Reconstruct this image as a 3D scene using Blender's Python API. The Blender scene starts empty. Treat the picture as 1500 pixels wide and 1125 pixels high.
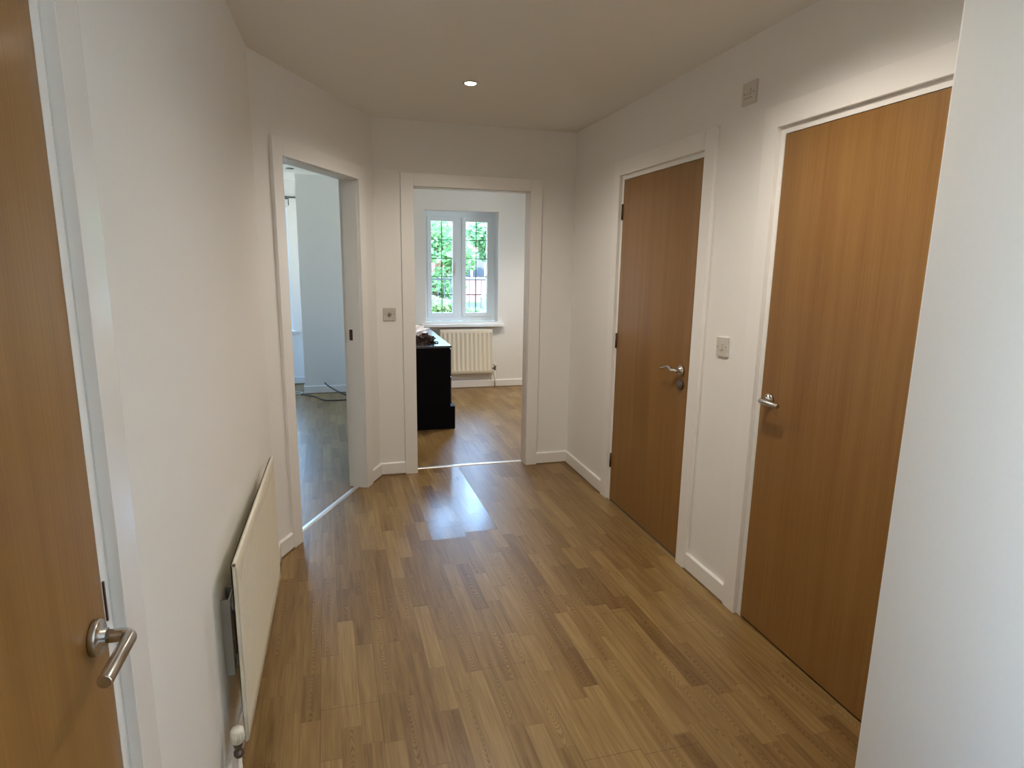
import bpy, bmesh, math, random
from mathutils import Vector, Matrix, noise
random.seed(7)
sc = bpy.context.scene
COL = sc.collection
PI = math.pi

# ------------------------------------------------------------------ layout
XL, XR, YB = -0.368, 1.631, 4.288          # hall: left wall, right wall, end wall
CZ = 2.415                                  # ceiling height
AW, AT = 0.084, 0.018                       # architrave width, thickness
HB = 0.089                                  # skirting height
U = Vector((-0.44633, -0.89487, 0)); N = Vector((0.89487, -0.44633, 0))
DC = Vector((0.2175, YB, 0))                # corner diagonal wall / end wall
DS1, DS2 = 0.254, 1.098
DLEN = (DC.x - XL) / -U.x
YLC = DC.y + U.y * DLEN
DH = 2.0
YF = 7.271                                  # inner face of the exterior wall
NX, NY = 1.200, 1.050                       # far end of the near wall on the right

# ------------------------------------------------------------------ node helpers
def new_mat(name):
    m = bpy.data.materials.new(name); m.use_nodes = True
    nt = m.node_tree; b = nt.nodes['Principled BSDF']
    return m, nt, b

class G:
    def __init__(s, nt): s.nt = nt; s.n = nt.nodes; s.l = nt.links
    def put(s, sock, v):
        if v is None: return
        if isinstance(v, bpy.types.NodeSocket): s.l.new(v, sock)
        else: sock.default_value = v
    def m(s, op, a, b=None, c=None, clamp=False):
        n = s.n.new('ShaderNodeMath'); n.operation = op; n.use_clamp = clamp
        s.put(n.inputs[0], a); s.put(n.inputs[1], b); s.put(n.inputs[2], c); return n.outputs[0]
    def xyz(s, x=0.0, y=0.0, z=0.0):
        n = s.n.new('ShaderNodeCombineXYZ'); s.put(n.inputs[0], x); s.put(n.inputs[1], y); s.put(n.inputs[2], z); return n.outputs[0]
    def sep(s, v):
        n = s.n.new('ShaderNodeSeparateXYZ'); s.l.new(v, n.inputs[0]); return n.outputs
    def pos(s):
        return s.n.new('ShaderNodeNewGeometry').outputs['Position']
    def white(s, v):
        n = s.n.new('ShaderNodeTexWhiteNoise'); n.noise_dimensions = '3D'; s.l.new(v, n.inputs['Vector']); return n.outputs['Value']
    def noise(s, v, scale=1.0, detail=3.0, rough=.5):
        n = s.n.new('ShaderNodeTexNoise'); s.l.new(v, n.inputs['Vector'])
        n.inputs['Scale'].default_value = scale; n.inputs['Detail'].default_value = detail; n.inputs['Roughness'].default_value = rough
        return n.outputs['Fac']
    def mix(s, f, a, b, mode='MIX'):
        n = s.n.new('ShaderNodeMix'); n.data_type = 'RGBA'; n.blend_type = mode
        s.put(n.inputs['Factor'], f); s.put(n.inputs['A'], a); s.put(n.inputs['B'], b); return n.outputs['Result']
    def rng(s, v, a, b, c, d):
        n = s.n.new('ShaderNodeMapRange'); s.put(n.inputs[0], v)
        for i, q in enumerate((a, b, c, d)): n.inputs[i+1].default_value = q
        return n.outputs[0]
    def bump(s, h, strength, dist, b):
        n = s.n.new('ShaderNodeBump'); n.inputs['Strength'].default_value = strength; n.inputs['Distance'].default_value = dist
        s.l.new(h, n.inputs['Height']); s.l.new(n.outputs[0], b.inputs['Normal'])

def simple(name, col, rough=.5, metal=0.0, spec=.5, noise_amt=.04, noise_scale=30., bump=0., coat=0., coat_rough=.05):
    m, nt, b = new_mat(name); g = G(nt)
    f = g.noise(g.pos(), noise_scale, 3)
    a = tuple(max(0, c*(1-noise_amt)) for c in col) + (1,); z = tuple(min(1, c*(1+noise_amt)) for c in col) + (1,)
    nt.links.new(g.mix(f, a, z), b.inputs['Base Color'])
    b.inputs['Roughness'].default_value = rough; b.inputs['Metallic'].default_value = metal
    b.inputs['Specular IOR Level'].default_value = spec
    if coat: b.inputs['Coat Weight'].default_value = coat; b.inputs['Coat Roughness'].default_value = coat_rough
    if bump: g.bump(f, bump, .001, b)
    return m

def wood_floor():
    m, nt, b = new_mat('laminate_oak'); g = G(nt)
    x, y, z = g.sep(g.pos())
    xx = g.m('ADD', x, g.m('MULTIPLY', g.m('SUBTRACT', y, 3.5), .025))
    u = g.m('DIVIDE', g.m('SUBTRACT', xx, .42), .0648)
    i = g.m('FLOOR', u); lx = g.m('SUBTRACT', g.m('FRACT', u), .5)
    bi = g.m('FLOOR', g.m('DIVIDE', u, 3.0))
    r1 = g.white(g.xyz(i, 3.3, 1.1))
    ph = g.m('ADD', g.m('MULTIPLY', y, 5.5), g.m('MULTIPLY', r1, 40.))
    v = g.m('ADD', g.m('ADD', g.m('MULTIPLY', y, 2.6), g.m('MULTIPLY', r1, 17.)), g.m('MULTIPLY', g.m('SINE', ph), .33))
    j = g.m('FLOOR', v); fy = g.m('FRACT', v)
    r2 = g.white(g.xyz(i, j, 2.7)); r3 = g.white(g.xyz(i, j, 9.1)); r4 = g.white(g.xyz(i, j, 5.9))
    # fine straight grain
    fine = g.noise(g.xyz(g.m('MULTIPLY', xx, 260.), g.m('MULTIPLY', y, 7.), g.m('MULTIPLY', r2, 31.)), 1., 4., .65)
    mid = g.noise(g.xyz(g.m('MULTIPLY', xx, 55.), g.m('MULTIPLY', y, 3.2), g.m('MULTIPLY', r3, 47.)), 1., 3., .55)
    # cathedral figure
    wob = g.noise(g.xyz(g.m('MULTIPLY', xx, 14.), g.m('MULTIPLY', y, 3.4), g.m('MULTIPLY', r4, 63.)), 1., 2., .5)
    sgn = g.m('SUBTRACT', g.m('MULTIPLY', g.m('GREATER_THAN', r3, .5), 2.), 1.)
    par = g.m('MULTIPLY', g.m('MULTIPLY', lx, lx), g.m('MULTIPLY', sgn, 4.2))
    par2 = g.m('ADD', par, g.m('MULTIPLY', lx, g.m('MULTIPLY', g.m('SUBTRACT', r4, .5), 1.6)))
    f = g.m('ADD', g.m('ADD', g.m('MULTIPLY', y, 5.), par2), g.m('MULTIPLY', wob, 1.5))
    ring = g.m('SINE', g.m('MULTIPLY', f, 50.))
    ring = g.m('MULTIPLY', g.m('POWER', g.m('MULTIPLY', g.m('ADD', ring, 1.), .5), 2.5), g.m('GREATER_THAN', r4, .50))
    ring = g.m('MULTIPLY', ring, g.m('MULTIPLY', mid, 1.6))
    t = g.m('ADD', g.m('MULTIPLY', g.m('SUBTRACT', fine, .5), .8), g.m('MULTIPLY', g.m('SUBTRACT', mid, .5), 1.1))
    t = g.m('SUBTRACT', t, g.m('MULTIPLY', ring, .46))
    big = g.noise(g.xyz(g.m('MULTIPLY', xx, 1.2), g.m('MULTIPLY', y, .8), 4.), 1., 2., .5)
    tone = g.m('ADD', g.m('MULTIPLY', g.m('SUBTRACT', r2, .5), .42), g.m('MULTIPLY', g.m('SUBTRACT', big, .5), .3))
    t = g.m('ADD', g.m('ADD', t, tone), .5, clamp=True)
    cr = nt.nodes.new('ShaderNodeValToRGB'); e = cr.color_ramp.elements
    e[0].position = 0.; e[0].color = (.130, .066, .019, 1)
    e[1].position = 1.; e[1].color = (.372, .252, .106, 1)
    k = e.new(.35); k.color = (.215, .127, .043, 1)
    k = e.new(.65); k.color = (.280, .177, .066, 1)
    nt.links.new(t, cr.inputs[0])
    # joints: long edges of each board, faint between strips, ends of blocks
    ex = g.m('GREATER_THAN', g.m('ABSOLUTE', lx), .478)
    ub = g.m('FRACT', g.m('DIVIDE', u, 3.0)); eb = g.m('GREATER_THAN', g.m('ABSOLUTE', g.m('SUBTRACT', ub, .5)), .4945)
    ey = g.m('LESS_THAN', fy, .008)
    line = g.m('MAXIMUM', g.m('MULTIPLY', eb, .5), g.m('MAXIMUM', g.m('MULTIPLY', ex, .13), g.m('MULTIPLY', ey, .3)))
    # board end joints
    rb = g.white(g.xyz(bi, 7.7, 4.2)); vb = g.m('ADD', g.m('DIVIDE', y, 1.286), g.m('MULTIPLY', rb, 3.))
    ebe = g.m('LESS_THAN', g.m('FRACT', vb), .0022)
    line = g.m('MAXIMUM', line, g.m('MULTIPLY', ebe, .55))
    nt.links.new(g.mix(line, cr.outputs[0], (.09, .045, .018, 1)), b.inputs['Base Color'])
    # a lifted, shinier patch of boards by the end doorway
    inx = g.m('MULTIPLY', g.m('GREATER_THAN', xx, .42), g.m('LESS_THAN', xx, .809))
    iny = g.m('MULTIPLY', g.m('GREATER_THAN', y, g.m('ADD', 3.15, g.m('MULTIPLY', g.m('GREATER_THAN', xx, .614), .06))), g.m('LESS_THAN', y, 4.38))
    patch = g.m('MULTIPLY', inx, iny)
    wr = g.noise(g.xyz(g.m('MULTIPLY', xx, 9.), g.m('MULTIPLY', y, 5.), 8.), 1., 3., .6)
    smear = g.noise(g.xyz(g.m('MULTIPLY', xx, 5.), g.m('MULTIPLY', y, 3.), 1.), 1., 3., .6)
    rough = g.m('ADD', g.m('ADD', .235, g.m('MULTIPLY', fine, .10)), g.m('MULTIPLY', smear, .12))
    rough = g.m('SUBTRACT', rough, g.m('MULTIPLY', patch, .13))
    nt.links.new(rough, b.inputs['Roughness'])
    nt.links.new(g.m('ADD', .5, g.m('MULTIPLY', patch, .45)), b.inputs['Specular IOR Level'])
    h = g.m('ADD', g.m('MULTIPLY', fine, .25), g.m('MULTIPLY', line, -1.6))
    h = g.m('ADD', h, g.m('MULTIPLY', g.m('MULTIPLY', patch, wr), .6))
    g.bump(h, .25, .0012, b)
    return m

def door_wood(axis='y'):
    m, nt, b = new_mat('door_veneer_' + ('side' if axis == 'y' else 'front')); g = G(nt)
    x, y, z = g.sep(g.pos())
    s = y if axis == 'y' else x
    fine = g.noise(g.xyz(g.m('MULTIPLY', s, 210.), g.m('MULTIPLY', z, 2.4), 1.), 1., 4., .6)
    wide = g.noise(g.xyz(g.m('MULTIPLY', s, 16.), g.m('MULTIPLY', z, .5), 5.), 1., 3., .5)
    pores = g.noise(g.xyz(g.m('MULTIPLY', s, 420.), g.m('MULTIPLY', z, 26.), 3.), 1., 2., .5)
    t = g.m('ADD', g.m('MULTIPLY', fine, .55), g.m('ADD', g.m('MULTIPLY', wide, .5), g.m('MULTIPLY', pores, .12)))
    t = g.rng(t, .38, .80, 0., 1.)
    nt.links.new(g.mix(t, (.195, .088, .018, 1), (.305, .160, .045, 1)), b.inputs['Base Color'])
    b.inputs['Roughness'].default_value = .38
    b.inputs['Coat Weight'].default_value = .25; b.inputs['Coat Roughness'].default_value = .16
    g.bump(fine, .06, .0005, b)
    return m

def radiator_mat():
    return simple('radiator_enamel', (.79, .735, .60), .32, noise_amt=.015)

def leaf_mat(name, a, bcol):
    m, nt, b = new_mat(name); g = G(nt)
    f = g.noise(g.pos(), 3.5, 4, .65); w = g.white(g.xyz(*[g.m('FLOOR', g.m('MULTIPLY', q, 14.)) for q in g.sep(g.pos())]))
    f = g.m('ADD', g.m('MULTIPLY', f, .6), g.m('MULTIPLY', w, .4))
    nt.links.new(g.mix(g.rng(f, .3, .7, 0, 1), a + (1,), bcol + (1,)), b.inputs['Base Color'])
    b.inputs['Roughness'].default_value = .5
    tr = nt.nodes.new('ShaderNodeBsdfTranslucent'); tr.inputs[0].default_value = bcol + (1,)
    mx = nt.nodes.new('ShaderNodeMixShader'); mx.inputs[0].default_value = .35
    out = nt.nodes['Material Output']
    nt.links.new(b.outputs[0], mx.inputs[1]); nt.links.new(tr.outputs[0], mx.inputs[2]); nt.links.new(mx.outputs[0], out.inputs[0])
    return m

def brick_mat():
    m, nt, b = new_mat('red_brick'); g = G(nt)
    t = nt.nodes.new('ShaderNodeTexBrick'); x, y, z = g.sep(g.pos())
    nt.links.new(g.xyz(g.m('ADD', x, y), z, 0.), t.inputs['Vector'])
    t.inputs['Color1'].default_value = (.30, .12, .09, 1); t.inputs['Color2'].default_value = (.24, .09, .07, 1); t.inputs['Mortar'].default_value = (.34, .30, .27, 1)
    t.inputs['Scale'].default_value = 4.4; t.inputs['Mortar Size'].default_value = .02
    nt.links.new(t.outputs[0], b.inputs['Base Color']); b.inputs['Roughness'].default_value = .9
    return m

def glass_mat():
    m, nt, b = new_mat('window_glass')
    b.inputs['Base Color'].default_value = (.97, 1, .99, 1); b.inputs['Roughness'].default_value = 0.0
    g = G(nt)
    tr = nt.nodes.new('ShaderNodeBsdfTransparent'); tr.inputs[0].default_value = (.95, .98, .97, 1)
    gl = nt.nodes.new('ShaderNodeBsdfGlossy'); gl.inputs['Roughness'].default_value = 0.01
    fr = nt.nodes.new('ShaderNodeFresnel'); fr.inputs[0].default_value = 1.5
    mx = nt.nodes.new('ShaderNodeMixShader')
    nt.links.new(fr.outputs[0], mx.inputs[0]); nt.links.new(tr.outputs[0], mx.inputs[1]); nt.links.new(gl.outputs[0], mx.inputs[2])
    nt.links.new(mx.outputs[0], nt.nodes['Material Output'].inputs[0])
    return m

def emit_mat(name, col, s):
    m, nt, b = new_mat(name)
    b.inputs['Base Color'].default_value = (.9, .9, .9, 1)
    b.inputs['Emission Color'].default_value = col + (1,); b.inputs['Emission Strength'].default_value = s
    return m

M = {}
M['wall'] = simple('matt_white_emulsion', (.81, .805, .785), .62, spec=.3, noise_amt=.02, noise_scale=90, bump=.12)
M['ceil'] = simple('ceiling_emulsion', (.80, .785, .75), .85, spec=.2, noise_amt=.015, noise_scale=60)
M['gloss'] = simple('white_gloss_paint', (.83, .82, .80), .12, spec=.5, noise_amt=.01)
M['satin'] = simple('white_satin_paint', (.83, .82, .80), .42, spec=.5, noise_amt=.01)
M['floor'] = wood_floor()
M['blackm'] = simple('black_matt_panel', (.004, .004, .006), .5, spec=.08, noise_amt=.1)
M['door'] = door_wood('y'); M['doorx'] = door_wood('x')
M['rad'] = radiator_mat()
M['steel'] = simple('brushed_steel', (.55, .53, .50), .26, 1.0, noise_scale=200)
M['dsteel'] = simple('dark_steel', (.16, .13, .11), .4, .85, noise_scale=80)
M['brown'] = simple('bronzed_hinge', (.10, .055, .035), .45, .5)
M['alu'] = simple('aluminium_threshold', (.78, .78, .77), .30, .85)
M['bead'] = simple('brown_floor_bead', (.20, .135, .075), .5)
M['plastic'] = simple('grey_white_plastic', (.60, .57, .52), .35, noise_amt=.01)
M['greyplate'] = simple('grey_switch_plastic', (.53, .50, .45), .4, noise_amt=.01)
M['knob'] = simple('dark_grey_knob', (.26, .235, .20), .45, noise_amt=.01)
M['wplastic'] = simple('white_plastic', (.76, .74, .66), .35, noise_amt=.01)
M['slot'] = simple('dark_slot', (.20, .18, .16), .6)
M['galv'] = simple('galvanised_bracket', (.48, .50, .51), .45, .6)
M['upvc'] = simple('upvc_sky_tint', (.80, .90, .98), .22, noise_amt=.01)  # white frame; blue of the sky light tinted into its base colour
M['sill'] = simple('sill_gloss', (.82, .85, .87), .2, noise_amt=.01)
M['lead'] = simple('lead_came', (.13, .14, .15), .5, .4)
M['black'] = simple('black_lacquer', (.05, .055, .065), .20, spec=.7, noise_amt=.1, coat=.9, coat_rough=.16)
M['bag'] = simple('white_plastic_bag', (.95, .93, .94), .35, noise_amt=.03)
M['cloth'] = simple('dark_brown_cloth', (.045, .022, .020), .8, noise_amt=.4, noise_scale=60)
M['bcable'] = simple('black_cable', (.03, .03, .035), .45)
M['wcable'] = simple('white_cable', (.75, .73, .68), .4)
M['rod'] = simple('grey_curtain_rod', (.12, .13, .14), .35, .7)
M['glass'] = glass_mat()
M['lamp'] = emit_mat('lit_lamp_glass', (1, .93, .80), 42.)
M['leafa'] = leaf_mat('pale_leaves', (.09, .24, .08), (.27, .44, .19))
M['leafb'] = leaf_mat('mid_leaves', (.08, .21, .08), (.24, .40, .19))
M['hedge'] = leaf_mat('hedge_leaves', (.12, .23, .07), (.32, .42, .19))
M['bark'] = simple('bark', (.16, .11, .07), .9, noise_amt=.4, noise_scale=14, bump=.6)
M['grass'] = simple('lawn', (.06, .11, .03), .95, noise_amt=.4, noise_scale=9)
M['pave'] = simple('pale_paving', (.30, .29, .28), .85, noise_amt=.1, noise_scale=3)
M['road'] = simple('asphalt', (.05, .05, .05), .9, noise_amt=.15, noise_scale=40)
M['rail'] = simple('black_railing_paint', (.03, .035, .035), .4, .3)
M['brick'] = brick_mat()
M['tile'] = simple('grey_roof_tiles', (.15, .13, .13), .8, noise_amt=.3, noise_scale=6)
M['carp'] = simple('car_silver_paint', (.55, .57, .60), .2, .6, coat=1.0)
M['carg'] = simple('car_glass', (.03, .035, .04), .05)
M['tyre'] = simple('tyre_rubber', (.02, .02, .02), .8)

# ------------------------------------------------------------------ mesh helpers
ORG = {}
class MB:
    def __init__(s): s.bm = bmesh.new()
    def hexa(s, pts, bevel=0.):
        vs = [s.bm.verts.new(p) for p in pts]
        fs = [s.bm.faces.new([vs[k] for k in q]) for q in ((0,3,2,1),(4,5,6,7),(0,1,5,4),(1,2,6,5),(2,3,7,6),(3,0,4,7))]
        if bevel:
            es = list({e for f in fs for e in f.edges})
            bmesh.ops.bevel(s.bm, geom=es, offset=bevel, segments=2, profile=.7, affect='EDGES')
        return s
    def box(s, x0, x1, y0, y1, z0, z1, bevel=0.):
        x0, x1 = min(x0,x1), max(x0,x1); y0, y1 = min(y0,y1), max(y0,y1); z0, z1 = min(z0,z1), max(z0,z1)
        return s.hexa([(x0,y0,z0),(x1,y0,z0),(x1,y1,z0),(x0,y1,z0),(x0,y0,z1),(x1,y0,z1),(x1,y1,z1),(x0,y1,z1)], bevel)
    def fbox(s, fr, s0, s1, n0, n1, z0, z1, bevel=0.):
        P = [fr(a, b, c) for c in (z0, z1) for (a, b) in ((s0,n0),(s1,n0),(s1,n1),(s0,n1))]
        return s.hexa(P, bevel)
    def tube(s, pts, r, seg=14, caps=True):
        pts = [Vector(p) for p in pts]; rings = []
        ref = None
        for k, p in enumerate(pts):
            d = (pts[min(k+1, len(pts)-1)] - pts[max(k-1, 0)]).normalized()
            if ref is None:
                ref = Vector((0,0,1)) if abs(d.z) < .9 else Vector((1,0,0))
            a = (ref - d*ref.dot(d)).normalized(); b = d.cross(a); ref = a
            rr = r[k] if isinstance(r, (list, tuple)) else r
            rings.append([s.bm.verts.new(p + (a*math.cos(t) + b*math.sin(t))*rr) for t in [2*PI*i/seg for i in range(seg)]])
        for A, B in zip(rings, rings[1:]):
            for i in range(seg):
                f = s.bm.faces.new((A[i], A[(i+1) % seg], B[(i+1) % seg], B[i])); f.smooth = True
        if caps:
            s.bm.faces.new(rings[0][::-1]); s.bm.faces.new(rings[-1])
        return s
    def lathe(s, c, axis, prof, seg=32):
        """prof: list of (distance along axis, radius)"""
        c = Vector(c); d = Vector(axis).normalized()
        ref = Vector((0,0,1)) if abs(d.z) < .9 else Vector((1,0,0))
        a = (ref - d*ref.dot(d)).normalized(); b = d.cross(a); rings = []
        for (t, r) in prof:
            rings.append([s.bm.verts.new(c + d*t + (a*math.cos(q) + b*math.sin(q))*max(r, 1e-5)) for q in [2*PI*i/seg for i in range(seg)]])
        for A, B in zip(rings, rings[1:]):
            for i in range(seg):
                f = s.bm.faces.new((A[i], A[(i+1) % seg], B[(i+1) % seg], B[i])); f.smooth = True
        s.bm.faces.new(rings[0][::-1]); s.bm.faces.new(rings[-1])
        return s
    def build(s, name, mat, parent=None, origin=None):
        bm = s.bm
        bmesh.ops.recalc_face_normals(bm, faces=bm.faces)
        if origin is None:
            xs = [v.co.x for v in bm.verts]; ys = [v.co.y for v in bm.verts]; zs = [v.co.z for v in bm.verts]
            origin = Vector(((min(xs)+max(xs))/2, (min(ys)+max(ys))/2, min(zs) if parent is None else (min(zs)+max(zs))/2))
        origin = Vector(origin)
        bmesh.ops.translate(bm, verts=bm.verts, vec=-origin)
        me = bpy.data.meshes.new(name); bm.to_mesh(me); bm.free()
        for p in me.polygons:
            pass
        o = bpy.data.objects.new(name, me); COL.objects.link(o)
        me.materials.append(M[mat])
        if parent is not None:
            o.parent = parent; o.location = origin - ORG[parent]
        else: o.location = origin
        ORG[o] = origin
        return o

def tag(o, label=None, cat=None, group=None, kind=None):
    if label: o['label'] = label
    if cat: o['category'] = cat
    if group: o['group'] = group
    if kind: o['kind'] = kind
    return o
def empty(name, loc):
    o = bpy.data.objects.new(name, None); COL.objects.link(o); o.location = loc; o.empty_display_size = .1
    ORG[o] = Vector(loc); return o
def frame(o, a, n):
    o = Vector(o); a = Vector(a); n = Vector(n)
    return lambda s, t, z: o + a*s + n*t + Vector((0,0,z))
def struct(o, label, cat): return tag(o, label, cat, kind='structure')

F_right = frame((XR, YB, 0), (0,-1,0), (-1,0,0))       # s grows toward the camera
F_back = frame((0, YB, 0), (1,0,0), (0,-1,0))          # s = world x
F_diag = frame(DC, U, N)
F_left = frame((XL, 0, 0), (0,1,0), (1,0,0))           # s = world y
F_near = frame((NX, NY, 0), (0,-1,0), (-1,0,0))
F_far = frame((0, YF, 0), (1,0,0), (0,-1,0))

def wall(fr, s0, s1, th, openings=(), z1=CZ, m=None):
    """wall body behind n=0 with rectangular openings (a, b, zlo, zhi)"""
    m = m or MB(); cur = s0
    for (a, b, lo, hi) in sorted(openings):
        if a > cur: m.fbox(fr, cur, a, -th, 0, 0, z1)
        if lo > 0: m.fbox(fr, a, b, -th, 0, 0, lo)
        if hi < z1: m.fbox(fr, a, b, -th, 0, hi, z1)
        cur = b
    if s1 > cur: m.fbox(fr, cur, s1, -th, 0, 0, z1)
    return m

TH = 0.10
LIN = 0.026     # door lining thickness seen between architrave and leaf
# ------------------------------------------------------------------ shell
m = MB(); m.box(XL-.1, 3.3, -2.6, 8.0, -.06, 0); m.box(-2.8, XL-.1, 2.8, 8.0, -.06, 0)
struct(m.build('floor', 'floor', origin=(0,0,0)), 'oak-look laminate floor of narrow strips running down the hallway', 'floor')
m = MB(); m.box(XL-.1, 3.4, -2.7, 8.18, CZ, CZ+.15); m.box(-2.9, XL-.1, 2.75, 8.18, CZ, CZ+.15)
struct(m.build('ceiling', 'ceil', origin=(0,0,CZ)), 'plain off-white ceiling over the hallway', 'ceiling')

# openings = leaf opening + lining
A0, A1 = YB-3.4796-.003, YB-2.6401+.003            # door A leaf (middle right) in s
B0 = YB-2.0876-.003; B1 = B0+.846
C0, C1 = .132, .984                                # door on left wall (y)
E0, E1 = .477, 1.295                               # end doorway
W6 = (-2.40, -.05, .30, 2.30)
struct(wall(F_right, 0, YB-NY, TH, [(A0-LIN, A1+LIN, 0, DH+LIN), (B0-LIN, B1+LIN, 0, DH+LIN)]).build('wall_right', 'wall'),
       'white hallway wall on the right holding two closed oak doors', 'wall')
struct(wall(F_back, .2175-.05, 3.3, TH, [(E0, E1, 0, DH)]).build('wall_end', 'wall'), 'white wall at the end of the hallway around the open doorway', 'wall')
struct(wall(F_diag, 0, DLEN, TH, [(DS1, DS2, 0, DH)]).build('wall_diagonal', 'wall'), 'angled white wall on the left with a narrow open doorway', 'wall')
struct(wall(F_left, -2.6, YLC, TH, [W6, (C0-LIN, C1+LIN, 0, DH+LIN)]).build('wall_left', 'wall'), 'long white hallway wall behind the low radiator', 'wall')
m = MB(); m.box(NX, XR+TH, -.6, NY, 0, CZ, .004)
struct(m.build('wall_near_right', 'wall'), 'plain white wall jutting forward in the right foreground', 'wall')
# rooms beyond and shell around the flat
m = MB(); m.box(.30, .40, YB+TH, YF, 0, CZ)
struct(m.build('wall_between_rooms', 'wall'), 'white partition between the two far rooms', 'wall')
W1 = (.937, 1.815, .786, 2.10)
struct(wall(F_far, -.455, 3.3, .28, [W1]).build('wall_far', 'wall'), 'white outer wall of the far rooms with the leaded window', 'wall')
BY = 7.90
F_bay = frame((0, BY, 0), (1,0,0), (0,-1,0))
m = wall(F_bay, -2.8, -.455, .28, [(-2.3, -.597, .64, 2.126)])
m.box(-.455, -.2, YF+.28, BY+.28, 0, CZ)
struct(m.build('wall_bay', 'wall'), 'bright white bay wall seen through the left doorway', 'wall')
F_or = frame((3.3, 0, 0), (0,1,0), (-1,0,0)); W4 = (5.8, 6.6, 1.0, 2.1)
struct(wall(F_or, -2.6, YF+.28, .1, [W4]).build('wall_outer_right', 'wall'), 'outer wall at the right end of the flat', 'wall')
F_ol = frame((-2.8, 0, 0), (0,1,0), (1,0,0)); W5 = (6.3, 7.6, .60, 2.15)
struct(wall(F_ol, 2.75, BY+.28, .1, [W5]).build('wall_outer_left', 'wall'), 'outer wall at the left end of the flat', 'wall')
F_rear = frame((0, -2.6, 0), (1,0,0), (0,1,0))
struct(wall(F_rear, XL-.1, 3.4, .1).build('wall_rear', 'wall'), 'plain white wall behind the viewer', 'wall')
m = MB(); m.box(-2.8, XL-TH, 2.75, 2.85, 0, CZ)
struct(m.build('wall_left_room', 'wall'), 'white side wall of the left room', 'wall')

# ------------------------------------------------------------------ skirtings with brown bead
def skirt(name, fr, runs, label):
    m = MB()
    for (a, b) in runs:
        P = [(0,0),(.014,0),(.014,HB-.006),(.008,HB),(0,HB)]
        va = [m.bm.verts.new(fr(a, p[0], p[1])) for p in P]; vb = [m.bm.verts.new(fr(b, p[0], p[1])) for p in P]
        for i in range(5):
            m.bm.faces.new((va[i], va[(i+1) % 5], vb[(i+1) % 5], vb[i]))
        m.bm.faces.new(va[::-1]); m.bm.faces.new(vb)
    o = struct(m.build(name, 'satin'), label, 'skirting board')
    m = MB()
    for (a, b) in runs: m.fbox(fr, a, b, .014, .020, 0, .008)
    m.build('floor_bead', 'bead', o)
    return o
sk = .0145
skirt('baseboard_right', F_right, [(.0, A0-LIN-AW), (A1+LIN+AW-.008, B0-LIN-AW+.008)], 'white skirting board along the right hallway wall')
skirt('baseboard_end', F_back, [(.2175+.003, E0-AW), (E1+AW, XR-.014)], 'white skirting board either side of the end doorway')
skirt('baseboard_diagonal', F_diag, [(.004, DS1-AW), (DS2+AW, DLEN-.008)], 'white skirting board on the angled left wall')
skirt('baseboard_left', F_left, [(C1+LIN+AW, YLC+.003)], 'white skirting board below the low hallway radiator')
skirt('baseboard_far', F_far, [(-.455, .30), (.40, 3.3)], 'white skirting board below the leaded window')
skirt('baseboard_bay', F_bay, [(-2.8, -.455)], 'white skirting board inside the bay of the left room')
skirt('baseboard_near_right', F_near, [(.004, 1.64)], 'white skirting board of the near right wall')
F_jog = frame((-.455, YF, 0), (0,1,0), (-1,0,0))
skirt('baseboard_bay_side', F_jog, [(-.014, BY-YF-.014)], 'white skirting board on the return of the bay')

# ------------------------------------------------------------------ door linings + architraves
def trim(n, fr, a, b, label, lining, depth=TH, paint='satin', stop=True):
    """a,b: inner edges of the architrave (s)"""
    z = DH + (LIN if lining else 0)
    m = MB()
    i0, i1 = a, b
    m.fbox(fr, a-AW, a, 0, AT, 0, z+AW, .0025)
    m.fbox(fr, b, b+AW, 0, AT, 0, z+AW, .0025)
    m.fbox(fr, a, b, 0, AT, z, z+AW, .0025)
    o = struct(m.build('trim_%d' % n, paint), label, 'door frame')
    l = MB(); e = .001
    t = LIN if lining else .004
    l.fbox(fr, a-(.0 if lining else .0)+e, a+t, -depth, -.001, 0, z)
    l.fbox(fr, b-t, b-e, -depth, -.001, 0, z)
    l.fbox(fr, a+t, b-t, -depth, -.001, z-t, z-e)
    if stop:
        d0, d1 = (-.060, -.046) if lining else (-.050, -.036)
        l.fbox(fr, a+t, a+t+.012, d0-.03, d1-.001, 0, z-t)
        l.fbox(fr, b-t-.012, b-t, d0-.03, d1-.001, 0, z-t)
        l.fbox(fr, a+t+.012, b-t-.012, d0-.03, d1-.001, z-t-.012, z-t)
    l.build('lining', 'satin', o)
    return o
tA = trim(1, F_right, A0-LIN, A1+LIN, 'white frame around the farther oak door on the right', True)
tB = trim(2, F_right, B0-LIN, B1+LIN, 'white frame around the nearer oak door on the right', True)
tC = trim(3, F_left, C0-LIN, C1+LIN, 'glossy white frame around the oak door in the left foreground', True, paint='gloss')
tD = trim(4, F_diag, DS1, DS2, 'white frame around the doorway in the angled left wall', False, stop=False)
tE = trim(5, F_back, E0, E1, 'white frame around the doorway at the end of the hallway', False, stop=False)
# strike plates
m = MB(); m.fbox(F_diag, DS1+.004, DS1+.006, -.078, -.056, 1.0, 1.07, .0008); m.build('strike_plate', 'brown', tD)
m = MB(); m.fbox(F_left, C1+.002, C1+.006, -.028, .0015, .955, 1.02); m.build('strike_plate', 'brown', tC)
# rear doorframes on the room side
def back_arch(fr, a, b, n0, par):
    m = MB(); z = DH
    m.fbox(fr, a-AW, a, -n0-AT, -n0, 0, z+AW); m.fbox(fr, b, b+AW, -n0-AT, -n0, 0, z+AW); m.fbox(fr, a, b, -n0-AT, -n0, z, z+AW)
    return m.build('room_side_architrave', 'satin', par)
back_arch(F_diag, DS1, DS2, TH, tD); 

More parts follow.
